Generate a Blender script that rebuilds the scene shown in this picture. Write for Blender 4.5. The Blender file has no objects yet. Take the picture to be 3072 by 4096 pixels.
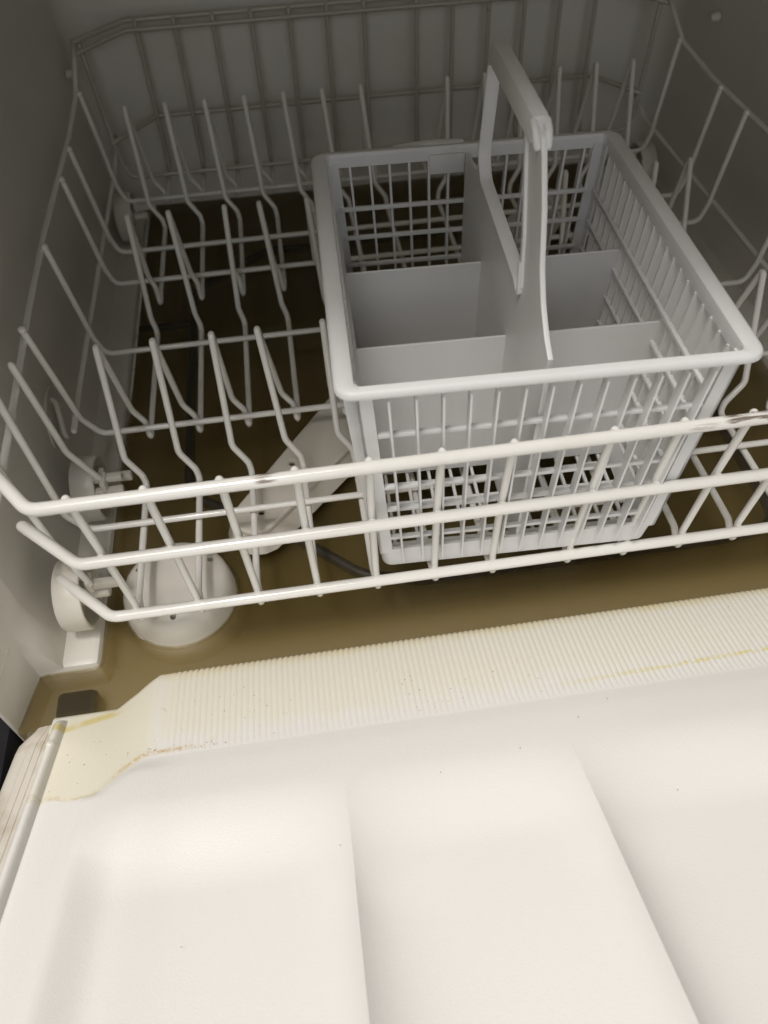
import bpy, bmesh, math, random
from mathutils import Vector, Matrix
random.seed(7)
PI = math.pi
scene = bpy.context.scene
COL = scene.collection

# ------------------------------------------------------------------ camera
cam = bpy.data.cameras.new("camera")
camo = bpy.data.objects.new("camera", cam)
COL.objects.link(camo)
cam.sensor_fit = 'HORIZONTAL'
cam.sensor_width = 36.0
cam.lens = 761.0 / 768.0 * 36.0
cam.clip_start, cam.clip_end = 0.01, 50
R = Matrix.Rotation(-0.10810, 4, 'Z') @ Matrix.Rotation(0.68693, 4, 'X') @ Matrix.Rotation(-0.04639, 4, 'Z')
camo.matrix_world = Matrix.Translation((0.13654, -0.28781, 0.42470)) @ R
cam.dof.use_dof = True
cam.dof.focus_distance = 0.50
cam.dof.aperture_fstop = 11
scene.camera = camo
scene.render.engine = 'CYCLES'

# ------------------------------------------------------------------ light
w = bpy.data.worlds.new("World")
scene.world = w
w.use_nodes = True
bg = w.node_tree.nodes['Background']
bg.inputs[0].default_value = (1.0, 0.985, 0.94, 1)
bg.inputs[1].default_value = 0.085

def area(name, loc, target, sx, sy, power, col):
    l = bpy.data.lights.new(name, 'AREA')
    l.shape = 'RECTANGLE'
    l.size, l.size_y, l.energy, l.color = sx, sy, power, col
    o = bpy.data.objects.new(name, l)
    COL.objects.link(o)
    o.location = loc
    o.rotation_euler = (Vector(target) - Vector(loc)).to_track_quat('-Z', 'Y').to_euler()
    return o
area("ceiling_tube", (-0.34, -0.22, 2.1), (0.2, 0.0, 0.0), 0.9, 0.10, 30, (1.0, 0.955, 0.915))
area("ceiling_panel", (-0.30, -0.72, 2.1), (0.2, 0.0, 0.0), 0.8, 1.1, 23.5, (1.0, 0.955, 0.91))
area("room_fill", (0.1, -2.6, 1.15), (0.25, 0.6, 0.1), 1.8, 1.2, 9, (0.93, 0.97, 1.0))  # added fill for the tub's back wall, standing in for room bounce

vs = scene.view_settings
vs.view_transform = 'Standard'
vs.look = 'None'
vs.exposure = 0.0
vs.gamma = 1.0

# ------------------------------------------------------------------ materials
class N:
    """small helper to write node expressions"""
    def __init__(s, name):
        s.m = bpy.data.materials.new(name)
        s.m.use_nodes = True
        s.t = s.m.node_tree
        s.b = s.t.nodes['Principled BSDF']
        s.out = s.t.nodes['Material Output']
    def new(s, t, **k):
        n = s.t.nodes.new(t)
        for a, v in k.items():
            setattr(n, a, v)
        return n
    def put(s, v, sock):
        if isinstance(v, (int, float)):
            sock.default_value = v
        elif isinstance(v, tuple):
            sock.default_value = v if len(v) == 4 or sock.type == 'VECTOR' else v + (1,)
        else:
            s.t.links.new(v, sock)
    def math(s, op, a, b=0.0, c=0.0):
        n = s.new('ShaderNodeMath', operation=op)
        for i, v in enumerate((a, b, c)):
            s.put(v, n.inputs[i])
        return n.outputs[0]
    def ramp(s, v, a, b):
        """smoothstep of v between a and b (a may exceed b)"""
        n = s.new('ShaderNodeMapRange', interpolation_type='SMOOTHSTEP')
        s.put(v, n.inputs[0])
        lo, hi, t0, t1 = (a, b, 0, 1) if a < b else (b, a, 1, 0)
        n.inputs[1].default_value, n.inputs[2].default_value = lo, hi
        n.inputs[3].default_value, n.inputs[4].default_value = t0, t1
        return n.outputs[0]
    def pos(s):
        g = s.new('ShaderNodeNewGeometry')
        x = s.new('ShaderNodeSeparateXYZ')
        s.t.links.new(g.outputs['Position'], x.inputs[0])
        return g.outputs['Position'], x.outputs[0], x.outputs[1], x.outputs[2]
    def noise(s, scale, detail=3, vec=None, rough=0.5):
        n = s.new('ShaderNodeTexNoise')
        n.inputs['Scale'].default_value = scale
        n.inputs['Detail'].default_value = detail
        n.inputs['Roughness'].default_value = rough
        if vec is None:
            vec = s.pos()[0]
        s.t.links.new(vec, n.inputs['Vector'])
        return n.outputs[0]
    def mix(s, f, a, b, mode='MIX'):
        n = s.new('ShaderNodeMix', data_type='RGBA', blend_type=mode)
        s.put(f, n.inputs[0])
        s.put(a, n.inputs[6])
        s.put(b, n.inputs[7])
        return n.outputs[2]
    def bump(s, h, strength, dist):
        n = s.new('ShaderNodeBump')
        n.inputs['Strength'].default_value = strength
        n.inputs['Distance'].default_value = dist
        s.put(h, n.inputs['Height'])
        s.t.links.new(n.outputs[0], s.b.inputs['Normal'])
    def set(s, **k):
        for a, v in k.items():
            s.put(v, s.b.inputs[a.replace('_', ' ')])
        return s

def plastic(name, col, rough=0.4, tint=(0.62, 0.56, 0.42), grain=0.35, var=0.25, spec=0.45):
    n = N(name)
    c = n.mix(n.math('MULTIPLY', n.ramp(n.noise(14, 4), 0.45, 0.8), var), col, tint)
    n.set(Base_Color=c, Roughness=rough, Specular_IOR_Level=spec)
    n.bump(n.noise(900, 2), grain, 0.0003)
    return n.m

M_tub = plastic('tub_plastic', (0.74, 0.715, 0.655), 0.38)
M_basket = plastic('basket_plastic', (0.80, 0.80, 0.795), 0.40, (0.70, 0.68, 0.63))
M_fit = plastic('fitting_plastic', (0.74, 0.71, 0.64), 0.34)
M_dome = plastic('float_plastic', (0.78, 0.75, 0.68), 0.3)
M_arm = plastic('spray_arm_plastic', (0.70, 0.66, 0.58), 0.35, var=0.5)

# vinyl wire coating, with rust-brown scuffs on the front of the rack
n = N('wire_coating')
P, X, Y, Z = n.pos()
sc = n.noise(60, 4)
base = n.mix(n.math('MULTIPLY', n.ramp(n.noise(30, 3), 0.5, 0.75), 0.3), (0.86, 0.845, 0.80), (0.76, 0.725, 0.64))
def patch(x0, x1, z0, dz):
    a = n.math('MULTIPLY', n.ramp(X, x0 - .004, x0 + .003), n.ramp(X, x1 + .004, x1 - .003))
    b = n.ramp(n.math('ABSOLUTE', n.math('SUBTRACT', Z, z0)), dz, dz * .4)
    return n.math('MULTIPLY', a, b)
map_ = n.new('ShaderNodeMapping')
map_.inputs['Scale'].default_value = (60, 900, 420)
n.t.links.new(P, map_.inputs[0])
str_ = n.ramp(n.noise(1.0, 3, map_.outputs[0]), 0.42, 0.52)
sc_ = n.math('MULTIPLY', n.math('MAXIMUM', n.math('MAXIMUM', patch(.359, .383, .1275, .0021), patch(.100, .1085, .1275, .0016)),
             n.math('MULTIPLY', patch(.338, .352, .1265, .0018), 0.45)), str_)
base = n.mix(n.math('MULTIPLY', sc_, 0.85), base, (0.13, 0.085, 0.05))
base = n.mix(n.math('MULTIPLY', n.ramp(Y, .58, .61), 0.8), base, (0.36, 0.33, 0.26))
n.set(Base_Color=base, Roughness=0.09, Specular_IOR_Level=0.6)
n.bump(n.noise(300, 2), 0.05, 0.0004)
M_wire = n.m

# door liner: white plastic with fine pebble, cream and yellow lime stains by the lip
n = N('door_liner')
P, X, Y, Z = n.pos()
nz = n.noise(55, 5)
nz2 = n.noise(400, 4)
wob = n.math('MULTIPLY', n.math('SUBTRACT', nz, 0.5), 0.016)
# left strip stain boundary : y = -0.104 (a diagonal on the right end)
s_strip = n.math('MULTIPLY', n.ramp(n.math('ADD', Y, wob), -0.1075, -0.1055), n.math('MULTIPLY', n.ramp(X, 0.016, -0.004), n.ramp(n.math('ADD', X, n.math('MULTIPLY', Y, -1.06)), 0.0905, 0.088)))
# ribbed ramp fades from cream at the ridge to white at the crease
s_ramp = n.math('MULTIPLY', n.ramp(n.math('ADD', Y, n.math('MULTIPLY', wob, 1.8)), -0.086, -0.056), n.ramp(X, 0.002, 0.012))
s_ramp = n.math('MULTIPLY', s_ramp, n.ramp(X, 0.9, 0.1))
stain = n.math('MAXIMUM', n.math('MULTIPLY', s_strip, 0.95), n.math('MULTIPLY', s_ramp, 0.8))
stain = n.math('MULTIPLY', stain, n.math('ADD', 0.4, n.math('MULTIPLY', 0.6, n.ramp(X, -0.0562, -0.0550))))
col = n.mix(stain, (0.775, 0.760, 0.732), (0.765, 0.730, 0.605))
# darker tide line at the stain's edge
edge = n.math('MULTIPLY', n.math('MULTIPLY', s_strip, n.ramp(n.math('ADD', Y, wob), -0.1030, -0.1062)), n.ramp(nz2, 0.35, 0.6))
col = n.mix(n.math('MULTIPLY', edge, 0.55), col, (0.56, 0.46, 0.22))
# yellow band at the strip's waterline and along the ridge
yb = n.math('MULTIPLY', n.math('MULTIPLY', n.ramp(n.math('ABSOLUTE', n.math('ADD', n.math('ADD', Y, n.math('MULTIPLY', X, -0.25)), 0.0365)), 0.0042, 0.001), n.ramp(X, -0.012, -0.018)), n.ramp(nz, 0.3, 0.55))
col = n.mix(n.math('MULTIPLY', yb, 0.8), col, (0.66, 0.56, 0.20))
yr = n.math('MULTIPLY', n.ramp(Y, -0.029, -0.020), n.ramp(X, 0.0, 0.01))
col = n.mix(n.math('MULTIPLY', yr, n.math('ADD', 0.35, n.math('MULTIPLY', n.ramp(n.noise(25, 4), .45, .65), 0.4))), col, (0.74, 0.65, 0.36))
# amber line in the crease at the left, yellow line along the right
am = n.math('MULTIPLY', n.ramp(n.math('ABSOLUTE', n.math('ADD', n.math('ADD', Y, n.math('MULTIPLY', n.ramp(X, 0.004, -0.03), 0.022)), n.math('ADD', 0.0812, n.math('MULTIPLY', wob, 0.25)))), 0.0028, 0.0004), n.math('MULTIPLY', n.ramp(X, 0.045, 0.015), n.ramp(X, -0.024, -0.008)))
col = n.mix(n.math('MULTIPLY', am, n.math('MULTIPLY', n.ramp(nz2, .3, .6), 0.6)), col, (0.60, 0.40, 0.12))
ye = n.math('MULTIPLY', n.ramp(n.math('ABSOLUTE', n.math('ADD', n.math('ADD', Y, n.math('MULTIPLY', n.math('SUBTRACT', X, 0.3), -0.028)), 0.0745)), 0.0026, 0.0006), n.ramp(X, 0.23, 0.36))
col = n.mix(n.math('MULTIPLY', ye, n.math('MULTIPLY', n.ramp(nz2, .35, .6), 0.6)), col, (0.70, 0.59, 0.14))
n.set(Base_Color=col, Roughness=0.30, Specular_IOR_Level=0.5)
n.bump(n.noise(1000, 2), 0.30, 0.0005)
M_door = n.m

n = N('door_seal_vinyl')
n.set(Base_Color=n.mix(n.ramp(n.noise(40, 4), .4, .7), (0.66, 0.62, 0.55), (0.50, 0.45, 0.36)), Roughness=0.5)
M_seal = n.m
n = N('dark_rubber')
n.set(Base_Color=n.mix(n.noise(50, 3), (0.006, 0.006, 0.007), (0.018, 0.018, 0.020)), Roughness=0.8, Specular_IOR_Level=0.2)
M_dark = n.m
n = N('heater_metal')
n.set(Base_Color=n.mix(n.noise(60, 3), (0.015, 0.014, 0.013), (0.05, 0.045, 0.04)), Roughness=0.5)
M_coil = n.m
n = N('floor_vinyl')
n.set(Base_Color=n.mix(n.noise(8, 4), (0.02, 0.018, 0.016), (0.04, 0.036, 0.03)), Roughness=0.5)
M_floor = n.m
n = N('crumb_brown')
n.set(Base_Color=n.mix(n.noise(300, 2), (0.24, 0.17, 0.10), (0.42, 0.33, 0.20)), Roughness=0.8)
M_crumb = n.m

# murky dish water: thin glossy surface, turbid brown body, absorbing volume
n = N('murky_water')
t = n.t
fres = n.new('ShaderNodeFresnel')
fres.inputs[0].default_value = 1.33
gl = n.new('ShaderNodeBsdfGlossy')
gl.inputs['Roughness'].default_value = 0.03
tr = n.new('ShaderNodeBsdfTransparent')
df = n.new('ShaderNodeBsdfDiffuse')
n.put(n.mix(n.ramp(n.noise(9, 4), 0.35, 0.7), (0.275, 0.212, 0.098), (0.34, 0.27, 0.135)), df.inputs[0])
m1 = n.new('ShaderNodeMixShader')
m1.inputs[0].default_value = 0.05
t.links.new(tr.outputs[0], m1.inputs[1]); t.links.new(df.outputs[0], m1.inputs[2])
m2 = n.new('ShaderNodeMixShader')
t.links.new(fres.outputs[0], m2.inputs[0]); t.links.new(m1.outputs[0], m2.inputs[1]); t.links.new(gl.outputs[0], m2.inputs[2])
bmp = n.new('ShaderNodeBump'); bmp.inputs['Strength'].default_value = 0.06; bmp.inputs['Distance'].default_value = 0.003
t.links.new(n.noise(22, 2), bmp.inputs['Height'])
t.links.new(bmp.outputs[0], gl.inputs['Normal']); t.links.new(bmp.outputs[0], fres.inputs['Normal'])
va = n.new('ShaderNodeVolumeAbsorption')
va.inputs[0].default_value = (0.76, 0.60, 0.22, 1)
va.inputs[1].default_value = 42
vsc = n.new('ShaderNodeVolumeScatter')
vsc.inputs['Color'].default_value = (0.83, 0.665, 0.30, 1)
vsc.inputs['Density'].default_value = 46
vsc.inputs['Anisotropy'].default_value = 0.2
vadd = n.new('ShaderNodeAddShader')
t.links.new(va.outputs[0], vadd.inputs[0]); t.links.new(vsc.outputs[0], vadd.inputs[1])
t.links.new(m2.outputs[0], n.out.inputs['Surface']); t.links.new(vadd.outputs[0], n.out.inputs['Volume'])
scene.cycles.volume_bounces = 2
M_water = n.m

# ------------------------------------------------------------------ builders
def tag(o, label=None, cat=None, group=None, kind=None):
    if label: o['label'] = label
    if cat: o['category'] = cat
    if group: o['group'] = group
    if kind: o['kind'] = kind
    return o

def empty(name, loc=(0, 0, 0), parent=None):
    o = bpy.data.objects.new(name, None)
    COL.objects.link(o)
    o.empty_display_size = 0.02
    o.location = loc
    o.parent = parent
    return o

def add(name, me, mat, parent=None, smooth=True, angle=40):
    if isinstance(me, bmesh.types.BMesh):
        bm = me
        bmesh.ops.recalc_face_normals(bm, faces=bm.faces)
        me = bpy.data.meshes.new(name)
        bm.to_mesh(me)
        bm.free()
    if smooth:
        me.polygons.foreach_set('use_smooth', [True] * len(me.polygons))
        me.set_sharp_from_angle(angle=math.radians(angle))
    me.materials.clear()
    me.materials.append(mat)
    o = bpy.data.objects.new(name, me)
    COL.objects.link(o)
    o.parent = parent
    return o

def fillet(pts, rad, seg=4, closed=False):
    """round the corners of a polyline"""
    pts = [Vector(p) for p in pts]
    rs = rad if isinstance(rad, (list, tuple)) else [rad] * len(pts)
    out = []
    L = len(pts)
    for i, p in enumerate(pts):
        if not closed and i in (0, L - 1):
            out.append(p); continue
        a, b = pts[i - 1], pts[(i + 1) % L]
        d1, d2 = (a - p), (b - p)
        l1, l2 = d1.length, d2.length
        d1.normalize(); d2.normalize()
        ang = d1.angle(d2, PI)
        if ang > PI - 0.03 or rs[i] <= 0:
            out.append(p); continue
        t = min(rs[i] / math.tan(ang / 2), l1 * 0.47, l2 * 0.47)
        s0, s1 = p + d1 * t, p + d2 * t
        for k in range(seg + 1):
            u = k / seg
            out.append(s0 * (1 - u) ** 2 + p * 2 * u * (1 - u) + s1 * u * u)
    return out

def tube(bm, pts, r, n=10, closed=False, cap=True):
    pts = [Vector(p) for p in pts]
    L = len(pts)
    tans = []
    for i in range(L):
        a = pts[i - 1] if (i > 0 or closed) else pts[i]
        b = pts[(i + 1) % L] if (i < L - 1 or closed) else pts[i]
        tans.append((b - a).normalized())
    up = Vector((0, 0, 1)) if abs(tans[0].z) < .9 else Vector((1, 0, 0))
    u = (up - tans[0] * up.dot(tans[0])).normalized()
    rings = []
    rows = []
    if cap and not closed:
        rows += [(pts[0] - tans[0] * r * .92, tans[0], .40), (pts[0] - tans[0] * r * .6, tans[0], .80)]
    for p, tn in zip(pts, tans):
        rows.append((p, tn, 1.0))
    if cap and not closed:
        rows += [(pts[-1] + tans[-1] * r * .6, tans[-1], .80), (pts[-1] + tans[-1] * r * .92, tans[-1], .40)]
    for p, tn, k in rows:
        u = (u - tn * u.dot(tn)).normalized()
        v = tn.cross(u)
        rings.append([bm.verts.new(p + (u * math.cos(2 * PI * j / n) + v * math.sin(2 * PI * j / n)) * r * k) for j in range(n)])
    m = len(rings)
    for i in range(m if closed else m - 1):
        a, b = rings[i], rings[(i + 1) % m]
        for j in range(n):
            bm.faces.new((a[j], a[(j + 1) % n], b[(j + 1) % n], b[j]))
    if not closed:
        bm.faces.new(rings[0][::-1]); bm.faces.new(rings[-1])
    return bm

def weld(bm, p, r):
    """small bead of coating where two wires cross"""
    bmesh.ops.create_icosphere(bm, subdivisions=2, radius=r, matrix=Matrix.Translation(p))

def box(bm, lo, hi, bev=0.0, mat=None):
    c = [(a + b) / 2 for a, b in zip(lo, hi)]
    s = [(b - a) for a, b in zip(lo, hi)]
    m = Matrix.Translation(c) @ Matrix.Diagonal((*s, 1))
    if mat is not None: m = mat @ m
    r = bmesh.ops.create_cube(bm, size=1, matrix=m)
    if bev:
        es = list({e for v in r['verts'] for e in v.link_edges})
        bmesh.ops.bevel(bm, geom=es, offset=bev, segments=2, profile=.5, affect='EDGES')
    return bm

def grid(nu, nv, f):
    bm = bmesh.new()
    vs_ = [[bm.verts.new(f(i, j)) for j in range(nv)] for i in range(nu)]
    for i in range(nu - 1):
        for j in range(nv - 1):
            bm.faces.new((vs_[i][j], vs_[i + 1][j], vs_[i + 1][j + 1], vs_[i][j + 1]))
    return bm

def lathe(bm, prof, n=40, mat=Matrix.Identity(4), close=True):
    rings = []
    for r, z in prof:
        rings.append([bm.verts.new(mat @ Vector((r * math.cos(2 * PI * k / n), r * math.sin(2 * PI * k / n), z))) for k in range(n)])
    for a, b in zip(rings, rings[1:]):
        for k in range(n):
            bm.faces.new((a[k], a[(k + 1) % n], b[(k + 1) % n], b[k]))
    if close:
        bm.faces.new(rings[0][::-1]); bm.faces.new(rings[-1])
    return bm

def plate(name, outline, holes, thick, mat_, mtx, parent, bev=0.0):
    """flat plate with real holes, extruded"""
    cu = bpy.data.curves.new(name, 'CURVE')
    cu.dimensions = '2D'
    cu.fill_mode = 'BOTH'
    cu.extrude = thick / 2
    cu.bevel_depth = bev
    cu.bevel_resolution = 1
    for loop in [outline] + holes:
        sp = cu.splines.new('POLY')
        sp.points.add(len(loop) - 1)
        for q, p in zip(sp.points, loop):
            q.co = (p[0], p[1], 0, 1)
        sp.use_cyclic_u = True
    tmp = bpy.data.objects.new(name + '_outline', cu)
    COL.objects.link(tmp)
    dg = bpy.context.evaluated_depsgraph_get()
    me = bpy.data.meshes.new_from_object(tmp.evaluated_get(dg))
    bpy.data.objects.remove(tmp)
    me.transform(mtx)
    o = add(name, me, mat_, parent, angle=35)
    me.name = name
    return o

def sm(x, a, b):
    t_ = min(1, max(0, (x - a) / (b - a)))
    return t_ * t_ * (3 - 2 * t_)

def lerp_tab(tab, y):
    for (y0, z0), (y1, z1) in zip(tab, tab[1:]):
        if y <= y1:
            return z0 + (z1 - z0) * max(0, (y - y0) / (y1 - y0))
    return tab[-1][1]

# ------------------------------------------------------------------ dishwasher: tub
WZ = -0.055
XC = 0.261
LX, RX, BY = -0.075, 2 * XC + 0.075, 0.655
dish = tag(empty('dishwasher', (XC, 0.3, -0.2)), 'white plastic dishwasher with its door open and dirty water standing in the tub', 'dishwasher')
def rel(o, parent):           # keep world coordinates under a moved Empty
    o.parent = parent
    o.matrix_parent_inverse = Matrix.Translation(parent.location).inverted()
    return o
def dpart(name, bm, mat_, **k):
    return rel(add(name, bm, mat_, None, **k), dish)

tub = rel(empty('tub'), dish)
def tpart(name, bm, mat_, **k):
    return add(name, bm, mat_, tub, **k)

# one continuous wall liner: left flare, left, back, right, right flare (plan polyline x height)
plan = fillet([(-0.094, 0.03, 0), (-0.0955, -0.040, 0), (-0.0905, -0.0455, 0), (-0.0807, -0.0046, 0), (-0.0803, -0.0030, 0), (LX, 0.017, 0), (LX, BY, 0), (RX, BY, 0), (RX, 0.017, 0), (2 * XC + 0.0803, -0.0030, 0), (2 * XC + 0.0807, -0.0046, 0), (2 * XC + 0.0905, -0.0455, 0), (2 * XC + 0.0955, -0.040, 0), (2 * XC + 0.094, 0.03, 0)],
              [0, .003, .003, 0, 0, .010, .035, .035, .010, 0, 0, .003, .003, 0], 7)
zs = [-0.135, -0.075, -0.05, -0.02, 0.0, 0.02, 0.10, 0.18, 0.3, 0.42, 0.50]
def wall_pt(i, j):
    p, z = plan[i], zs[j]
    q = Vector((p.x, p.y, z))
    k = sm(q.y, .5, .62)
    q.y -= k * 0.022 * sm(z, 0.015, -0.075)          # cove at the foot of the back wall
    q.y += k * 0.006 * sm(z, 0.0, 0.4)
    if q.y > -0.0036 and abs(q.x - XC) < XC + 0.085 and abs(q.x - XC) > XC + 0.05:
        foot = -0.0632 if q.x < XC else 2 * XC + 0.0632
        q.x += (foot - q.x) * min(1, max(0, -z / 0.049))
    if q.y > 0.0 and abs(q.x - XC) < XC + 0.085:
        q.x += (0.006 if q.x > XC else -0.006) * sm(z, 0, 0.4)
    return q
tpart('wall_liner', grid(len(plan), len(zs), wall_pt), M_tub, angle=60)
bm = bmesh.new(); box(bm, (-0.14, -0.05, 0.502), (2 * XC + 0.14, BY + .03, 0.53)); tpart('tub_roof', bm, M_tub)

# tub floor: shelf round the rim falling to the sump
def floor_pt(i, j):
    x = -0.094 + (2 * XC + 0.188) * i / 60
    y = -0.06 + (BY + 0.08) * j / 60
    d = min(x + 0.035, 2 * XC + 0.035 - x, y - 0.0, BY - 0.05 - y)
    z = -0.080 - 0.036 * sm(d, 0.0, 0.10)
    if x < -0.03 and y < 0.0: z = -0.078
    return Vector((x, y, z))
tpart('tub_floor', grid(61, 61, floor_pt), M_tub)
for s in (0, 1):
    bm = bmesh.new()
    x0, x1 = -0.079, -0.0385
    if s: x0, x1 = 2 * XC - x1, 2 * XC - x0
    box(bm, (x0, -0.004, -0.11), (x1, 0.645, -0.0485), 0.005)
    tpart('wheel_ledge', bm, M_tub)
# dark latch block under water in the front corner
bm = bmesh.new(); box(bm, (-0.069, -0.037, -0.10), (-0.041, -0.0165, -0.0576), 0.0045); tpart('corner_drain_pad', bm, M_dark)
# round wall boss with a hook, pegs on the side walls
bosse = tpart('wall_boss', lathe(bmesh.new(), [(.0, 0), (.0295, .0), (.0300, .0012), (.0292, .0022), (.0275, .0024), (.026, .0016), (.0, .0016)][1:], 40,
        Matrix.Translation((LX - .001, 0.200, -0.003)) @ Matrix.Rotation(PI / 2, 4, 'Y')), M_tub)
bm = bmesh.new(); tube(bm, fillet([(LX + .002, .203, .0185), (LX + .005, .200, .0165), (LX + .006, .1865, -.004), (LX + .007, .1855, -.0075), (LX + .006, .193, -.0135), (LX + .001, .195, -.014)], .003), .0022, 8)
o = add('hook', bm, M_tub, None); o.parent = bosse
for s, y, z in ((0, .5976, .1135), (1, .545, .132)):
    bm = bmesh.new()
    lathe(bm, [(.0042, 0), (.0040, .006), (.0028, .0085), (.001, .0092)], 14, Matrix.Translation((LX if not s else RX, y, z)) @ Matrix.Rotation(PI / 2 if not s else -PI / 2, 4, 'Y'))
    tpart('wall_peg', bm, M_tub)
for s in (0, 1):
    bm = bmesh.new(); xa, xb = sorted(((-0.17 if not s else 2 * XC + 0.17), (-0.0975 if not s else 2 * XC + 0.0975)))
    box(bm, (xa, -0.15, -0.22), (xb, 0.3, -0.060), 0.006); tpart('gap_block', bm, M_dark)  # dark block added to blacken the gap beside the tub
# short raised seam on the left flare
bm = bmesh.new(); tube(bm, [(-0.0868, -0.030, -0.0085), (-0.0842, -0.0175, -0.0078), (-0.0822, -0.0105, -0.005)], .0006, 6); tpart('moulding_seam', bm, M_tub)

# ------------------------------------------------------------------ dishwasher: door
door = rel(empty('door'), dish)
YB, ZB, T = -0.085, -0.035, 0.40
def dplane(y): return ZB + T * (YB - y)
def recess(x, y):
    """depth of the three dished fields between the upright ridges"""
    top_ = sm(-0.116 - y, 0.0, 0.085)
    edges = [-0.0305, 0.1243, 0.2610, 0.3977, 0.5525]
    h = 0.0
    for k in range(4):
        x0, x1 = edges[k], edges[k + 1]
        if x0 <= x <= x1:
            a, b = x - x0, x1 - x
            if k == 0:
                diag = ((x + 0.0185) * 0.936 + -(y + 0.1155) * 0.40) * 1.0
                dl = min(a, max(0, ((x - -0.0068) * 0.917 - (y + 0.0895) * 0.40)))
                p = 0.72 * sm(dl, -0.003, 0.026) + 0.28 * sm(dl, 0.0, 0.085)
            else:
                p = 1 - math.exp(-a / (0.014 + .035 * (1 - top_)))
            if k == 3:
                q = sm(b, -0.003, 0.034)
            else:
                q = 1 - math.exp(-b / (0.007 + .02 * (1 - top_))) * 0.5 - 0.5 * math.exp(-b / 0.035)
                q = max(0, q)
            h = p * q
    v = -0.116 - y
    top = 0.70 * sm(v, 0.0, 0.052) + 0.30 * sm(v, 0.0, 0.17)
    return -(0.019 + (.006 * sm(v, .05, .17) if 0.1243 < x < 0.261 else 0) * math.sin(PI * min(1, max(0, (x - .1243) / .1367)))) * h * top
def raise_(x, y):
    """the liner stands a little proud of the side strip, with a slanting edge"""
    d = (x - 0.0035) * 0.66 - (y + 0.083) * 0.75
    d2 = (x + 0.030) 
    return 0.0022 * (1 - .8 * sm(x, 0.0, 0.03)) * sm(d if y > -0.108 else max(d, 0.012), -0.003, 0.005) * sm(x, -0.034, -0.026)
PX = sorted({round(-0.0665 + 0.655 * i / 200, 5) for i in range(201) if min(abs(-0.0665 + 0.655 * i / 200 - e) for e in (.1243, .261, .3977)) > .0012} | {round(e + d, 5) for e in (.1243, .261, .3977) for d in (-.006, -.0045, -.003, -.0018, -.0008, -.0003, 0, .0003, .0008, .0018, .003, .0045, .006)})
def panel_pt(i, j):
    x = PX[i]
    y = YB - 0.0001 - 0.34 * (j / 120) ** 1.15
    nrm = Vector((0, T, 1)).normalized()
    return Vector((x, y, dplane(y))) + nrm * (recess(x, y) + raise_(x, y) * sm(YB - y, 0, .012))
rel(add('inner_panel', grid(len(PX), 121, panel_pt), M_door, None, angle=80), dish).parent = door

def ramp_z(y):
    return lerp_tab([(-0.085, -0.035), (-0.078, -0.0372), (-0.03, -0.0472), (-0.022, -0.0490), (-0.0185, -0.0512), (-0.0165, -0.056), (-0.0155, -0.064), (-0.0150, -0.095)], y)
YS = [-0.0851, -0.0835, -0.082, -0.079, -0.074, -0.066, -0.056, -0.046, -0.038, -0.031, -0.025, -0.0215, -0.0195, -0.0182, -0.0172, -0.0163, -0.0156, -0.0150]
NX = 1500
def ramp_pt(i, j):
    x = 0.0045 + (0.5175 - 0.0045) * i / NX
    y = YS[j]
    z = ramp_z(y)
    amp = 0.00034 * sm(y, -0.0845, -0.0805) * sm(x, 0.010, 0.020) * sm(0.512 - x, 0, .01)
    c = 2 * abs(math.sin(PI * x / 0.0039)) ** 0.75 - 1
    ins = 0.0
    if y > -0.022: ins = 0.0007 * sm(x, 0.010, 0.020)
    return Vector((x, y + ins * 0.5 * c, z + amp * c))
rel(add('ribbed_lip', grid(NX + 1, len(YS), ramp_pt), M_door, None, angle=70), dish).parent = door

# slanted shoulder and flat side strip at each end of the lip
def shoulder_pt(s):
    def f(i, j):
        u = i / 14
        y = -0.0851 + (0.0851 - 0.0150) * j / 40
        # u 0 : strip edge, u 1 : end of ribs
        xs = -0.0245 if y > -0.105 else -0.0245 - (-(y + .105)) * 0
        x = xs + (0.0045 - xs) * u
        zs_ = dplane(y)
        yy = min(y, -0.0165)
        zr = ramp_z(max(y, -0.085)) if y > -0.085 else dplane(y) 
        yl = -0.037 + (0.0205) * u          # front edge runs diagonally
        fall = sm(y, yl - 0.002, yl + 0.008)
        z = zs_ + (zr - zs_) * (u ** 1.0)
        z = z - fall * 0.03 - 0.0015 * 0
        return Vector((x if not s else 2 * XC - x, y, z))
    return f
def strip_pt(s):
    def f(i, j):
        x = -0.0665 + (-0.0245 + 0.0665) * i / 8
        y = -0.0851 + (0.0851 - 0.0150) * j / 40
        return Vector((x if not s else 2 * XC - x, y, dplane(y) - sm(y, -0.039, -0.029) * 0.03))
    return f
for s in (0, 1):
    rel(add('lip_shoulder', grid(15, 41, shoulder_pt(s)), M_door, None, angle=80), dish).parent = door
    rel(add('side_strip', grid(9, 41, strip_pt(s)), M_door, None, angle=80), dish).parent = door

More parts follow.
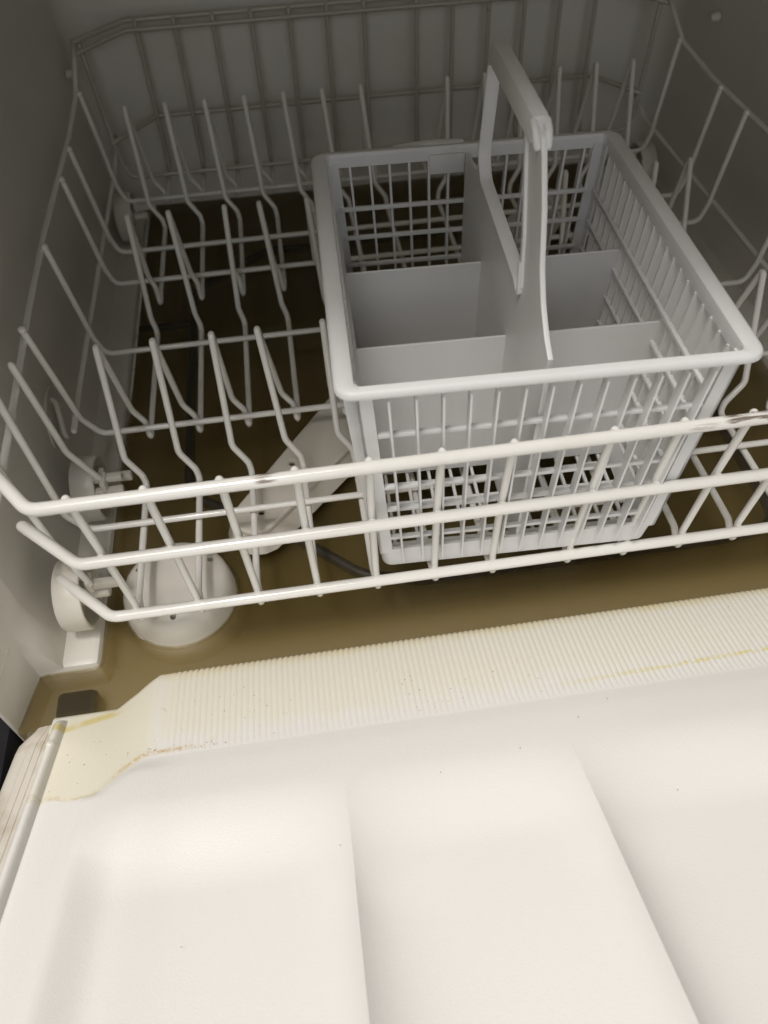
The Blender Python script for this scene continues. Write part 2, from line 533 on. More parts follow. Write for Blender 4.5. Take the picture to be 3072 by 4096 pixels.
# upright edge rail and ribbed vinyl seal down the door's side
def sweep(prof_fn, ys):
    bm = bmesh.new()
    rows = [[bm.verts.new(p) for p in prof_fn(y)] for y in ys]
    for a, b in zip(rows, rows[1:]):
        for k in range(len(a)):
            k2 = (k + 1) % len(a)
            bm.faces.new((a[k], a[k2], b[k2], b[k]))
    bm.faces.new(rows[0]); bm.faces.new(rows[-1][::-1])
    return bm
def mir(p, s): return Vector((2 * XC - p[0], p[1], p[2])) if s else Vector(p)
yr_ = [-0.0425, -0.0432, -0.0445, -0.047, -0.050, -0.06, -0.0630, -0.0638, -0.066, -0.0668, -0.08, -0.12, -0.2, -0.3, -0.425]
def rail(s):
    def f(y):
        z = dplane(y) - .002
        k = math.sqrt(max(0.02, 1 - max(0, (y + 0.050) / 0.0076) ** 2)) if y > -0.050 else 1
        nub = 0.0009 if -0.0666 < y < -0.0632 else 0
        h = (0.0098 + nub) * k
        top = [(-0.0556, 0), (-0.0568, h * .7), (-0.0576, h * .93), (-0.0590, h), (-0.0605, h * .98), (-0.0618, h * .85), (-0.0625, h * .5), (-0.0627, 0)]
        return [mir((a, y, z + b), s) for a, b in top] + [mir((-0.0627, y, z - .004), s), mir((-0.0556, y, z - .004), s)]
    return f
def seal(s):
    def f(y):
        z = dplane(y) - .004
        e = sm(-0.0445 - y, -0.0015, 0.016)
        prof = []
        xs = [-0.0632, -0.0650, -0.0668, -0.0672, -0.0676, -0.0694, -0.0712, -0.0716, -0.0720, -0.0740, -0.0760, -0.0764, -0.0768, -0.0790, -0.0815, -0.0845, -0.0865, -0.0872]
        hs = [.0036, .0044, .0044, .0037, .0044, .0047, .0046, .0037, .0044, .0045, .0043, .0034, .0038, .0036, .0032, .0018, -.001, -.006]
        for x, h in zip(xs, hs):
            w_ = 0.62 + 0.38 * e
            prof.append(mir((-0.0632 + (x + 0.0632) * w_, y, z + h * (0.8 + .2 * e)), s))
        return prof + [mir((-0.0632 - 0.024 * (0.62 + 0.38 * e), y, z - .012), s), mir((-0.0632, y, z - .012), s)]
    return f
for s in (0, 1):
    rel(add('edge_rail', sweep(rail(s), yr_), M_door, None, angle=50), dish).parent = door
    rel(add('side_seal', sweep(seal(s), [-0.0443, -0.046, -0.049, -0.053, -0.058, -0.063, -0.10, -0.16, -0.25, -0.425]), M_seal, None, angle=35), dish).parent = door
bm = bmesh.new()
box(bm, (-0.093, -0.43, -0.03), (2 * XC + .093, -0.06, -0.0), 0.004, Matrix.Translation((0, -.0, -0.085)) @ Matrix.Translation((0, YB, 0)) @ Matrix.Rotation(-math.atan(T), 4, 'X') @ Matrix.Translation((0, -YB, 0)))
rel(add('outer_panel', bm, M_dark, None), dish).parent = door

# ------------------------------------------------------------------ water, kitchen floor
bm = bmesh.new()
box(bm, (-0.0895, -0.0455, -0.134), (2 * XC + 0.0895, BY - 0.006, WZ))
tag(add('standing_water', bm, M_water, smooth=False), 'murky brown water standing in the dishwasher tub', kind='structure')
bm = bmesh.new()
box(bm, (-1.6, -1.8, -0.26), (2.2, 1.2, -0.235))
tag(add('kitchen_floor', bm, M_floor, smooth=False), 'dark kitchen floor in the gap beside the open door', kind='structure')

# the water's surface climbing the float and the ledge (a thin concave lip that catches the light)
n = N('water_edge')
t = n.t
fr_ = n.new('ShaderNodeFresnel'); fr_.inputs[0].default_value = 1.33
g_ = n.new('ShaderNodeBsdfGlossy'); g_.inputs['Roughness'].default_value = 0.04
t_ = n.new('ShaderNodeBsdfTransparent'); t_.inputs[0].default_value = (0.93, 0.90, 0.80, 1)
m_ = n.new('ShaderNodeMixShader')
t.links.new(fr_.outputs[0], m_.inputs[0]); t.links.new(t_.outputs[0], m_.inputs[1]); t.links.new(g_.outputs[0], m_.inputs[2])
t.links.new(m_.outputs[0], n.out.inputs['Surface'])
M_edge = n.m
def lip(bm, pts, outward):
    prof = [(0.0, .0019), (.0003, .0012), (.0008, .0006), (.0016, .00022), (.0028, .00006)]
    rows = [[bm.verts.new(Vector((p[0], p[1], WZ)) + Vector((d[0], d[1], 0)) * a + Vector((0, 0, b + .0001))) for a, b in prof] for p, d in zip(pts, outward)]
    for a, b in zip(rows, rows[1:]):
        for k in range(len(prof) - 1): bm.faces.new((a[k], b[k], b[k + 1], a[k + 1]))
bm = bmesh.new()
an = [2 * PI * k / 48 for k in range(49)]
lip(bm, [(0.0170 + .0413 * math.cos(a), 0.0455 + .0413 * math.sin(a)) for a in an], [(math.cos(a), math.sin(a)) for a in an])
pl_ = [(-0.0825, -0.0042), (-0.066, -0.0042), (-0.0455, -0.0042), (-0.0410, -0.0030), (-0.0386, 0.0005), (-0.0383, 0.02), (-0.0383, 0.30), (-0.0383, 0.62)]
dr_ = [(0, -1), (0, -1), (0, -1), (.5, -.87), (.87, -.5), (1, 0), (1, 0), (1, 0)]
lip(bm, pl_, dr_)
lip(bm, [(2 * XC - a, b) for a, b in pl_], [(-a, b) for a, b in dr_])
tag(add('water_meniscus', bm, M_edge, angle=80), 'thin glinting water edge where the murky water meets the white plastic', kind='structure')

# ------------------------------------------------------------------ float cover (white dome with three holes)
def drill(o, cuts):
    """subtract cylinders and keep the result as the object's own mesh"""
    bm = bmesh.new()
    for (x, y, z, r, h) in cuts:
        lathe(bm, [(r, z - h), (r, z + h)], 20, Matrix.Translation((x, y, 0)))
    c = add('cutter', bm, M_dark, None, smooth=False)
    mod = o.modifiers.new('holes', 'BOOLEAN')
    mod.object, mod.operation, mod.solver = c, 'DIFFERENCE', 'EXACT'
    dg = bpy.context.evaluated_depsgraph_get()
    me = bpy.data.meshes.new_from_object(o.evaluated_get(dg))
    o.modifiers.clear()
    old = o.data
    o.data = me
    bpy.data.meshes.remove(old)
    bpy.data.objects.remove(c)
    me.name = o.name
    me.set_sharp_from_angle(angle=math.radians(40))
CX, CY = 0.0170, 0.0455
bm = bmesh.new()
prof = [(.0425, -.105), (.0422, -.075), (.0416, -.056), (.0408, -.0475), (.0395, -.0400), (.0372, -.0342), (.0336, -.0307), (.028, -.0288), (.016, -.0277), (.0035, -.0273)]
lathe(bm, prof, 56, Matrix.Translation((CX, CY, 0)))
fl = add('float_cover', bm, M_dome)
drill(fl, [(-0.0094, .0588, -.030, .0022, .010), (.0432, .0590, -.030, .0022, .010), (.0172, .0140, -.030, .0022, .010)])
tag(fl, 'round white dome with small holes poking out of the brown water at the front left', 'float cover')

# ------------------------------------------------------------------ spray arm
arm = tag(empty('spray_arm', (0.255, 0.305, -0.04)), 'cream plastic spray arm with nozzle holes lying above the water under the rack', 'spray arm')
ax = Vector((0.0655 - 0.255, 0.0795 - 0.305, 0)).normalized()
perp = Vector((-ax.y, ax.x, 0))
half = []
for side in (-1, 1):
    hub = Vector((0.255, 0.305, 0))
L0 = 0.292
def apt(d, wv): return Vector((0.255, 0.305, 0)) + ax * d + perp * wv
# blade outline (one side, then the other), widest near the hub
blade = []
for d, wv in [(0.0, .029), (.05, .028), (.12, .0255), (.2, .0205), (.272, .0162)]:
    blade.append((d, wv))
tip = [(L0 - .0178 + .0162 * math.sin(a), .0162 * math.cos(a)) for a in [0.35, .7, 1.05, 1.4]]
outl = blade + tip
oneside = [apt(d, wv) for d, wv in outl] + [apt(d, -wv) for d, wv in outl[::-1]]
other = [apt(-d, -wv) for d, wv in outl] + [apt(-d, wv) for d, wv in outl[::-1]]
full = oneside + other[1:-1]
def circ(cx, cy, r, n=14): return [(cx + r * math.cos(2 * PI * k / n), cy + r * math.sin(2 * PI * k / n)) for k in range(n)]
holes = []
for sg in (1, -1):
    for d, wv in [(.2700, .002), (.216, -.008), (.15, .010)]:
        p = apt(sg * d, wv * sg)
        holes.append(circ(p.x, p.y, .0042))
def aplate(name, z, th, grow, hl, mat_, bev):
    o_ = [(v.x, v.y) for v in full]
    o = plate(name, o_, hl, th, mat_, Matrix.Translation((0, 0, z)), None, bev)
    o.parent = arm; o.matrix_parent_inverse = Matrix.Translation(arm.location).inverted()
    return o
aplate('top_shell', -0.030, 0.0012, 0, holes, M_arm, 0.002)
# slanting skirt below the shell
bm = bmesh.new()
a_ = [bm.verts.new(Vector((v.x, v.y, -0.0315))) for v in full]
cen = Vector((0.255, 0.305, 0))
b_ = []
for k, v in enumerate(full):
    nx_ = (full[(k + 1) % len(full)] - full[k - 1]).normalized()
    nrm = Vector((nx_.y, -nx_.x, 0))
    if nrm.dot(v - cen - ax * (v - cen).dot(ax)) < 0 and abs((v - cen).dot(ax)) < .27: nrm = -nrm
    if abs((v - cen).dot(ax)) >= .27 and nrm.dot(v - cen) < 0: nrm = -nrm
    b_.append(bm.verts.new(v + nrm * .0085 + Vector((0, 0, -0.047))))
for k in range(len(full)):
    k2 = (k + 1) % len(full)
    bm.faces.new((a_[k], a_[k2], b_[k2], b_[k]))
bm.faces.new(b_)
rel(add('lower_shell', bm, M_arm, None, angle=30), arm)
bm = bmesh.new(); lathe(bm, [(.028, -.12), (.028, -.028), (.024, -.020), (.012, -.017)], 30, Matrix.Translation((0.255, 0.305, 0)))
rel(add('hub', bm, M_arm, None), arm)

# ------------------------------------------------------------------ heater coil under the water
pts = fillet([(.30, .0356, -.0597), (.435, .0356, -.0597), (.488, .040, -.0597), (.490, .12, -.0597), (.490, .46, -.0597), (.44, .515, -.0597), (.10, .515, -.0597), (.019, .45, -.0597), (.019, .15, -.0597), (.085, .112, -.0597), (.155, .0470, -.0597), (.20, .0356, -.0597)], .045, 8, closed=True)
bm = tube(bmesh.new(), pts, .0044, 12, closed=True)
tube(bm, [(-0.036, .392, -.0597), (.019, .392, -.0597)], .0038, 10)
tag(add('heating_element', bm, M_coil), 'dark looped heating element just under the brown water', 'heating element')

# ------------------------------------------------------------------ lower dish rack
rack = tag(empty('dish_rack', (0.2525, 0.3, 0.0)), 'white coated wire dish rack standing over the brown water in the tub', 'dish rack')
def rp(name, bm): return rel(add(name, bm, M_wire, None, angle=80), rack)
GAP = 0.0165
def WX(k): return k * .04 + (GAP if k >= 7 else 0)
RB, RW = 0.0038, 0.0025
XR = 2 * 0.2525
BARS = {'top': (-0.0114, 0.1247), 'mid': (-0.0060, 0.0674), 'bot': (0.0, 0.0)}
# three thick front bars; the ends turn back along the sides
for nm, (y, z) in BARS.items():
    if nm == 'top':
        l = [(-0.062, 0.62, 0.130), (-0.0600, 0.386, 0.1035), (-0.0580, 0.20, 0.1060), (-0.0560, 0.06, 0.1235), (-0.050, 0.030, z), (-0.0155, y, z)]
        l = [(-0.066, 0.050, z + .003), (-0.0195, y, z)]
    elif nm == 'mid':
        l = [(-0.0505, 0.029, z), (-0.0135, y, z)]
    else:
        l = [(-0.0518, 0.036, z + .001), (-0.0150, y, z)]
    pts = l + [(XR - p[0], p[1], p[2]) for p in l[::-1]]
    rad = [0] + [.012] * (len(pts) - 2) + [0]
    bm = tube(bmesh.new(), fillet(pts, rad, 6), RB, 14)
    rp('front_bar', bm)
# side rails, rim and low rail; back rails
for s in (0, 1):
    f = (lambda p: (XR - p[0], p[1], p[2])) if s else (lambda p: p)
    bm = tube(bmesh.new(), fillet([f(p) for p in [(-0.0600, 0.015, 0.083), (-0.0600, 0.10, 0.0905), (-0.0600, 0.20, 0.1005), (-0.0610, 0.30, 0.1045), (-0.0615, 0.47, 0.1045), (-0.0615, 0.55, 0.110), (-0.061, 0.61, 0.139)]], .03), RW, 10)
    rp('side_rail', bm)
    bm = tube(bmesh.new(), fillet([f(p) for p in [(-0.0500, 0.16, 0.0215), (-0.0515, 0.20, 0.0205), (-0.0525, 0.58, 0.0205), (-0.048, 0.615, 0.04)]], .02), RW, 10)
    rp('side_rail', bm)
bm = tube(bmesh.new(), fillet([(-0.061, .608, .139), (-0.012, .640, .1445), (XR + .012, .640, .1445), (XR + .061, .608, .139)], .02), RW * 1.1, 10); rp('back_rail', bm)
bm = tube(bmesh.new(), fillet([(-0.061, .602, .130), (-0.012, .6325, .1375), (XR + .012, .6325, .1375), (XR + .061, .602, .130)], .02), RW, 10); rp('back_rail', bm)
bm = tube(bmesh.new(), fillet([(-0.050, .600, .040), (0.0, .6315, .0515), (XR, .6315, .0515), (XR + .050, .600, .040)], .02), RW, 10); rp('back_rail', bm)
# cross wires: base of the rack, turned up the sides
for y, zt, yt in [(.078, .116, .070), (.177, .1075, .172), (.279, .106, .279), (.3865, .106, .3865), (.4424, .106, .4424), (.545, .112, .548), (.60, .138, .612)]:
    xl = -0.0425 if y > .2 else -0.0370
    if y == .60: xl = -.040
    pts = [(-0.0570, yt, zt), (-0.0480, y, .018), (xl, y, -.0003), (XR - xl, y, -.0003), (XR + .0480, y, .018), (XR + .0570, yt, zt)]
    if y < .1: pts[0] = (-0.0570, .092, .121); pts[-1] = (XR + .0570, .092, .121)
    if y == .4424: pts = pts[:3] + pts[3:]
    bm = tube(bmesh.new(), fillet(pts, [0, .012, .010, .010, .012, 0], 5), RW, 10)
    weld(bm, pts[0], .0031); weld(bm, pts[-1], .0031)
    rp('cross_wire', bm)
# short hanger wires that carry the wheels
for y0, y1, zt, zb in [(.1285, .1265, .112, .0015), (.046, .034, .118, -.006)]:
    for s in (0, 1):
        f = (lambda p: (XR - p[0], p[1], p[2])) if s else (lambda p: p)
        bm = tube(bmesh.new(), fillet([f(p) for p in [(-0.0555, y0, zt), (-0.0490, y0, .03), (-0.0345, y1, zb)]], .012), RW, 10)
        rp('hanger_wire', bm)
# long wires: hook over the front bar, down the front, back under the base, tines, up the back
tine_jit = {(1, 3): -.0048, (1, 4): .003, (1, 2): .002, (2, 1): -.004, (2, 2): .0058, (2, 3): -.003}
for k in range(13):
    x = WX(k)
    zb = -0.0062
    left = k <= 6
    sg = -1 if left else 1
    front = [(x, BARS['top'][0] + .0036, BARS['top'][1] + .0012), (x, BARS['mid'][0] + .0056, BARS['mid'][1]), (x + .001 * -sg, .0050, .004), (x + .002 * -sg, .0008, zb - .0070)]
    p = front + [(x, .016, zb), (x, .078, zb)]
    rad = [0, 0, .004, .0045, .008, 0]
    def tine(row, y0, y1, y2, y3, zt, l1=.011, l2=.0149, zb=zb):
        """front leg with its kink, tip, rear leg with its kink"""
        j = tine_jit.get((row, k), 0)
        e = sg * l1
        t_ = sg * l2 + j
        pp = [(x, y0, zb), (x + sg * .001, y0 + .0015, zb + .009), (x + e, y0 + .0075, .0165), (x + t_, y1 - .0012, zt), (x + t_, y1 + .0012, zt),
              (x + e, y2 + .004, .0100), (x + sg * .003, y2, .0005), (x + sg * .001, y3, zb - .006)]
        rr = [.006, .007, .010, .0022, .0022, .010, .007, .004]
        return pp, rr
    big = not left and k >= 11
    cov = 4 < k < 9                         # under the basket: no tines in the front rows
    if not cov and k <= 12:
        pp, rr = tine(1, .1205, .1747, .184, .176, .0842, .011 if not big else .016, .0149 if not big else .028)
        if k == 4: pp[3], pp[4] = (pp[3][0], pp[3][1], pp[3][2]), pp[4]
        p += pp; rad += rr
        p += [(x, .186, zb)]; rad += [.004]
    p += [(x, .262, zb)]; rad += [0]
    if not cov:
        pp, rr = tine(2, .305, .3714, .372, .3605, .0745, .0075, .0090 if left else .0148)
        pp[1] = (x + sg * .0005, .309, zb + .004); pp[2] = (x + sg * .0040, .318, .0040)
        if big and k == 11: pp[3] = (x + .0215, pp[3][1], pp[3][2]); pp[4] = (x + .0215, pp[4][1], pp[4][2])
        p += pp; rad += rr
        p += [(x, .371, zb)]; rad += [.004]
    p += [(x, .44, zb)]; rad += [0]
    pp, rr = tine(3, .4925, .5447, .560, .556, .0969, .0115, .0172)
    p += pp; rad += rr
    p += [(x, .566, zb), (x, .622, zb), (x, .6275, .012), (x, .6350, .1440)]; rad += [.004, .012, .010, 0]
    bm = tube(bmesh.new(), fillet(p, rad, 4), RW, 9)
    weld(bm, (x, BARS['top'][0] + .0022, BARS['top'][1] - .0001), .0037)
    weld(bm, (x, BARS['mid'][0] + .0016, BARS['mid'][1]), .0037)
    weld(bm, (x, .0015, -.0005), .0036)
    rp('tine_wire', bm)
# wheels
def wheel(x, y, z, s, r=.0262):
    f = -1 if s else 1
    mtx = Matrix.Translation((x, y, z)) @ Matrix.Rotation(PI / 2 * f, 4, 'Y')
    prof = [(.004, -.0110), (r - .004, -.0110), (r - .001, -.0100), (r, -.0075), (r, .006), (r - .0008, .0078), (r - .002, .0082), (r - .0034, .0076), (r - .0038, .003), (r - .0042, -.003), (.010, -.0042), (.0085, .0065), (.0045, .0075)]
    wv = rel(add('wheel', lathe(bmesh.new(), prof, 44, mtx), M_fit, None, angle=35), rack)
    bm = bmesh.new()
    lathe(bm, [(.0046, 0), (.0046, .020), (.0038, .0215)], 16, mtx)
    box(bm, (.012, -.005, -.0035), (.034, .0005, .0035), .001, Matrix.Translation((x, y, z + .012)) @ Matrix.Diagonal((f, 1, 1, 1)))
    box(bm, (.010, -.0065, -.0045), (.014, .0025, .0075), .0008, Matrix.Translation((x, y, z + .012)) @ Matrix.Diagonal((f, 1, 1, 1)))
    c = add('axle_clip', bm, M_fit, None)
    c.parent = wv
    return wv
for y in (.0385, .139, .553):
    for s in (0, 1):
        if y < .3 and s: pass
        wheel(-0.0475 if not s else XR + .0475, y, -0.0222, s)
# double prongs of the middle clip
for s in (0, 1):
    f = (lambda a: XR - a) if s else (lambda a: a)
    bm = bmesh.new()
    for dy, dz in ((-.004, -.010), (.0035, -.003)):
        xa, xb = sorted((f(-.046), f(-.0185)))
        box(bm, (xa, .1265 + dy - .003, dz - .0028), (xb, .1265 + dy + .003, dz + .0028), .0012)
    xa, xb = sorted((f(-.034), f(-.030)))
    box(bm, (xa, .1195, -.016), (xb, .133, .0015), .001)
    rel(add('wheel_bracket', bm, M_fit, None), rack)

# ------------------------------------------------------------------ cutlery basket
bk = tag(empty('cutlery_basket', (0.26075, 0.119, -0.001)), 'white plastic cutlery basket with a tall loop handle standing in the wire rack', 'basket')
bk.rotation_euler = (0, 0, math.radians(-2.05))
def bp(name, bm, mat_=M_basket, angle=40, parent=None): return add(name, bm, mat_, parent or bk, angle=angle)
Z0, ZR = 0.005, 0.173           # local z (Empty at -0.001)
HXb, HYb, HXt, HYt = 0.0910, 0.1150, 0.1010, 0.1222
def hx(z): return HXb + (HXt - HXb) * (z - Z0) / (ZR - Z0)
def hy(z): return HYb + (HYt - HYb) * (z - Z0) / (ZR - Z0)
def rrect(ax_, ay_, r, n=5):
    out = []
    for cx, cy, a0 in ((ax_ - r, ay_ - r, 0), (-ax_ + r, ay_ - r, PI / 2), (-ax_ + r, -ay_ + r, PI), (ax_ - r, -ay_ + r, 1.5 * PI)):
        for k in range(n + 1):
            a = a0 + PI / 2 * k / n
            out.append((cx + r * math.cos(a), cy + r * math.sin(a)))
    return out
# rim: flange with a turned-down lip
bm = bmesh.new()
prof = [(.0002, .1635, .004), (.0002, .1705, .004), (.0008, .1722, .0045), (.0022, .1730, .005), (.0086, .1728, .0095), (.0102, .1720, .010), (.0110, .1708, .0105), (.0112, .1688, .0105), (.0107, .1683, .0102), (.0100, .1686, .010), (.0094, .1697, .0095), (.0028, .1690, .006), (.0022, .1635, .006)]
rings = []
for o_, z, r in prof:
    rings.append([bm.verts.new((x, y, z)) for x, y in rrect(HXt + o_ - .001, HYt + o_ * .62 - .001, r, 6)])
for a, b in zip(rings, rings[1:] + rings[:1]):
    for k in range(len(a)):
        bm.faces.new((a[k], a[(k + 1) % len(a)], b[(k + 1) % len(b)], b[k]))
bp('rim', bm)
# skirt round the foot and the corner posts
bm = bmesh.new()
lo = [bm.verts.new((x, y, 0.0035)) for x, y in rrect(HXb - .0035, HYb - .0035, .006)]
m1_ = [bm.verts.new((x, y, 0.0065)) for x, y in rrect(HXb - .0005, HYb - .0005, .007)]
hi = [bm.verts.new((x, y, 0.0255)) for x, y in rrect(hx(.0255), hy(.0255), .006)]
hi2 = [bm.verts.new((x, y, 0.0255)) for x, y in rrect(hx(.0255) - .002, hy(.0255) - .002, .005)]
lo2 = [bm.verts.new((x, y, 0.0065)) for x, y in rrect(HXb - .0035, HYb - .0035, .006)]
for a, b in ((lo, m1_), (m1_, hi), (hi, hi2), (hi2, lo2)):
    for k in range(len(a)): bm.faces.new((a[k], a[(k + 1) % len(a)], b[(k + 1) % len(b)], b[k]))
bp('skirt', bm)
def slab(bm, quad_a, quad_b):
    a = [bm.verts.new(p) for p in quad_a]; b = [bm.verts.new(p) for p in quad_b]
    bm.faces.new(a[::-1]); bm.faces.new(b)
    for k in range(4): bm.faces.new((a[k], a[(k + 1) % 4], b[(k + 1) % 4], b[k]))
for sx in (-1, 1):
    for sy in (-1, 1):
        bm = bmesh.new()
        for (ax_, ay_) in ((.0085, .0016), (.0016, .0085)):
            qa, qb = [], []
            for z, q in ((.022, qa), (.167, qb)):
                X1, Y1 = hx(z), hy(z)
                q += [(sx * X1, sy * Y1, z), (sx * (X1 - ax_), sy * Y1, z), (sx * (X1 - ax_), sy * (Y1 - ay_), z), (sx * X1, sy * (Y1 - ay_), z)]
            slab(bm, qa, qb)
        bp('corner_post', bm, angle=30)
# upright fins and cross bars of the four walls
CROSS = [.1335, .1110, .0885, .0670, .0370]
fin_mesh = {}
def wall(axis, sgn, u_list, zlo, solid=None):
    for u in u_list:
        qa, qb = [], []
        for z, q in ((zlo, qa), (.030, None), (.1640, qb)):
            if q is None: continue
            sc_ = (hx(z) / HXt) if axis == 'y' else (hy(z) / HYt)
            h = hy(z) if axis == 'y' else hx(z)
            out = (.0072 if axis == 'x' else .0046) if z > .1 else .0040
            ins = .0012 if z > .1 else -.0030
            uu = u * (0.905 + 0.095 * (z - Z0) / (ZR - Z0))
            for du, dv in ((-.0008, -ins), (.0008, -ins), (.0006, out), (-.0006, out)):
                q.append((uu + du, sgn * (h + dv), z) if axis == 'y' else (sgn * (h + dv), uu + du, z))
        bm = bmesh.new()
        # lower knife end then full depth
        mid = []
        z = .034
        h = hy(z) if axis == 'y' else hx(z)
        uu = u * (0.905 + 0.095 * (z - Z0) / (ZR - Z0))
        for du, dv in ((-.0008, -.0030), (.0008, -.0030), (.0006, .0046), (-.0006, .0046)):
            mid.append((uu + du, sgn * (h + dv), z) if axis == 'y' else (sgn * (h + dv), uu + du, z))
        slab(bm, qa, mid); slab(bm, mid, qb)
        bmesh.ops.remove_doubles(bm, verts=bm.verts, dist=1e-5)
        bp('fin', bm, angle=30)
    for z in CROSS:
        bm = bmesh.new()
        L = (hx(z) if axis == 'y' else hy(z)) - .006
        h = hy(z) if axis == 'y' else hx(z)
        lo_, hi_ = (h - .0034, h - .0006)
        if axis == 'y':
            a, b = sorted((sgn * lo_, sgn * hi_)); box(bm, (-L, a, z - .0014), (L, b, z + .0014), .0003)
        else:
            a, b = sorted((sgn * lo_, sgn * hi_)); box(bm, (a, -L, z - .0014), (b, L, z + .0014), .0003)
        bp('cross_bar', bm, angle=30)
US = [-.0845 + .01425 * k for k in range(13)]
wall('y', -1, US, .0145)
wall('y', 1, US, .0145)
VS = [-.1072 + .0119 * k for k in range(19)]
wall('x', -1, VS, .0145)
wall('x', 1, VS, .0145)
# floor lattice
for i in range(11):
    bm = bmesh.new(); x = -.080 + .016 * i
    box(bm, (x - .0011, -HYb + .004, .0058), (x + .0011, HYb - .004, .0084), .0003); bp('floor_bar', bm, angle=30)
for j in range(12):
    bm = bmesh.new(); y = -.0985 + .0179 * j
    box(bm, (-HXb + .004, y - .0011, .0061), (HXb - .004, y + .0011, .0087), .0003); bp('floor_bar', bm, angle=30)
# cross dividers
for y, zt in ((-.0345, .1265), (.0475, .1265)):
    bm = bmesh.new()
    zb_ = .0092
    for sx in (-1, 1):
        a0, a1 = .0010, hx(zb_) - .0008
        b1 = hx(zt) - .0008
        qa = [(sx * a0, y - .0009, zb_), (sx * a1, y - .0009, zb_), (sx * b1, y - .0009, zt), (sx * a0, y - .0009, zt)]
        qb = [(p[0], y + .0009, p[2]) for p in qa]
        slab(bm, qa, qb)
    bmesh.ops.recalc_face_normals(bm, faces=bm.faces)
    bmesh.ops.bevel(bm, geom=list(bm.edges), offset=.0004, segments=1, affect='EDGES')
    bp('divider', bm, angle=30)
# middle panel with the loop of the handle (local y,z plane)
# outline and hole in side view (measured off the middle plane of the basket)
ol = fillet([(a, b, 0) for a, b in [(-HYb + .002, .009), (HYb - .002, .009), (hy(.160) - .0025, .168), (.0985, .1700), (.0800, .1745), (.0715, .1900), (.0590, .2500), (.0480, .2600), (-.0460, .2600), (-.0565, .2580), (-.0627, .2481), (-.0727, .2302), (-.0825, .2038), (-.0925, .1901), (-.1061, .1787), (-.1165, .1735)]],
            [.001, .001, .002, .008, .010, .012, .008, .008, .008, .004, .02, .03, .03, .02, .02, 0], 5, closed=True)
ho = fillet([(a, b, 0) for a, b in [(.0557, .2480), (.0670, .1915), (.0560, .1795), (-.0450, .1745), (-.0570, .1695), (-.0489, .2041), (-.0318, .2480)]], [.005, .012, .014, .012, .007, .03, .005], 6, closed=True)
MT = Matrix(((0, 0, 1, 0), (1, 0, 0, 0), (0, 1, 0, 0), (0, 0, 0, 1)))
plate('centre_panel', [(p.x, p.y) for p in ol], [[(p.x, p.y) for p in ho]], .0022, M_basket, MT, bk, .0003)
# strap lining the loop: far leg, grip and near post are wider than the panel
def strap(name, pts, wdt, thk, rad=.006):
    pl_ = fillet([(0, a, b) for a, b in pts], rad, 5)
    bm = bmesh.new()
    rows = []
    for i, p in enumerate(pl_):
        a = pl_[max(0, i - 1)]; b = pl_[min(len(pl_) - 1, i + 1)]
        tn = (b - a).normalized()
        nr = Vector((0, -tn.z, tn.y))
        W = wdt / 2
        cs = [(-W, -thk / 2), (-W + .0006, -thk / 2 - .0004), (W - .0006, -thk / 2 - .0004), (W, -thk / 2), (W, thk / 2), (W - .0006, thk / 2 + .0004), (-W + .0006, thk / 2 + .0004), (-W, thk / 2)]
        rows.append([bm.verts.new(p + Vector((u_, 0, 0)) + nr * v_) for u_, v_ in cs])
    for a, b in zip(rows, rows[1:]):
        for k in range(8): bm.faces.new((a[k], a[(k + 1) % 8], b[(k + 1) % 8], b[k]))
    bm.faces.new(rows[0]); bm.faces.new(rows[-1][::-1])
    return bp(name, bm, angle=35)
strap('handle_leg', [(.0560, .2490), (.0670, .1915), (.0560, .1795), (-.0450, .1745), (-.0570, .1695), (-.0535, .190)], .0080, .0014, [0, .012, .014, .012, .007, 0])
strap('handle_post', [(-.0560, .1760), (-.0500, .2041), (-.0325, .2500)], .0060, .0036, .03)
bm = bmesh.new()
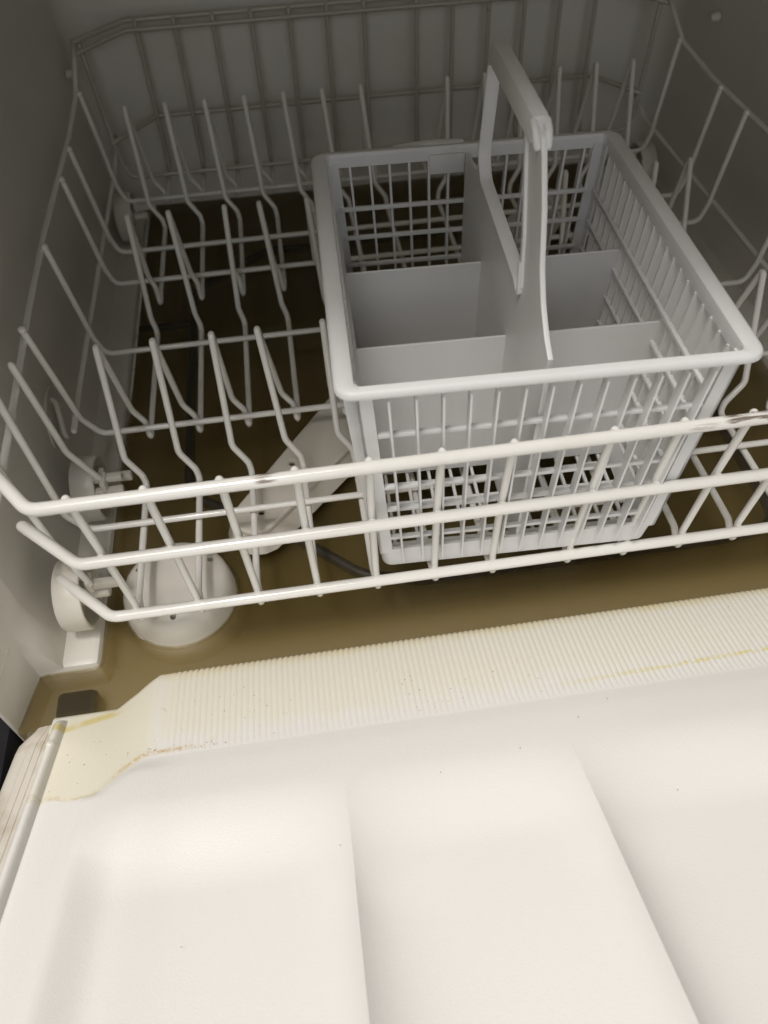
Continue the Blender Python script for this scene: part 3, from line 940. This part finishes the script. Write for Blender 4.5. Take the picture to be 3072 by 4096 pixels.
box(bm, (-.0048, -.0485, .2500), (.0048, .0505, .2645), .0030)
for sx in (-1, 1):
    tube(bm, [(sx * .0026, -.0560, .2535), (sx * .0032, -.0520, .2590), (sx * .0034, -.047, .2612)], .0021, 10)
bp('handle_grip', bm, angle=40)
# thumb tab moulded on the back rim
bm = bmesh.new()
def tab_pt(i, j):
    u = i / 16; v = j / 5
    x = -.052 + .050 * u
    bul = math.sin(PI * min(1, u * 1.0)) ** .7
    return Vector((x, HYt + .003 + .005 * v + .003 * bul * v, .1722 + .0018 * sm(u, .1, .6) * (1 - (v * 2 - 1) ** 2 * .6)))
bp('rim_tab', grid(17, 6, tab_pt), angle=60)
bm = bmesh.new(); box(bm, (-.027, HYt - .0032, .1545), (-.002, HYt - .0012, .1680), .0004); bp('rim_plate', bm)

# ------------------------------------------------------------------ crumbs stuck to the lip
bm = bmesh.new()
for k in range(150):
    if k < 85:
        x = abs(random.gauss(.06, .05)) + .005 if k % 2 else random.uniform(.16, .26)
        y = random.uniform(-.080, -.045)
        z = ramp_z(y)
    elif k < 94:
        x = random.uniform(-.054, -.02); y = random.uniform(-.105, -.06); z = dplane(y)
    elif k < 128:
        x = random.uniform(-.01, .055); y = -.0805 + random.uniform(-.002, .003); z = ramp_z(y)
    else:
        x = random.uniform(.05, .45); y = random.uniform(-.078, -.025); z = ramp_z(y)
    s = random.uniform(.00014, .00034)
    m = Matrix.Translation((x, y, z + .0002)) @ Matrix.Rotation(random.random() * 6, 4, 'Z') @ Matrix.Diagonal((s * random.uniform(1, 2.2), s, s * .7, 1))
    bmesh.ops.create_icosphere(bm, subdivisions=1, radius=1, matrix=m)
for x, y in ((.295, -.093), (.272, -.104), (.395, -.11), (.18, -.128), (.118, -.163), (.035, -.20), (.23, -.12), (.31, -.16)):
    bmesh.ops.create_icosphere(bm, subdivisions=1, radius=.00035, matrix=Matrix.Translation((x, y, dplane(y) + recess(x, y) * .93 + .0022)))
tag(add('food_crumbs', bm, M_crumb), 'brown specks stuck to the ribbed door lip', kind='stuff')
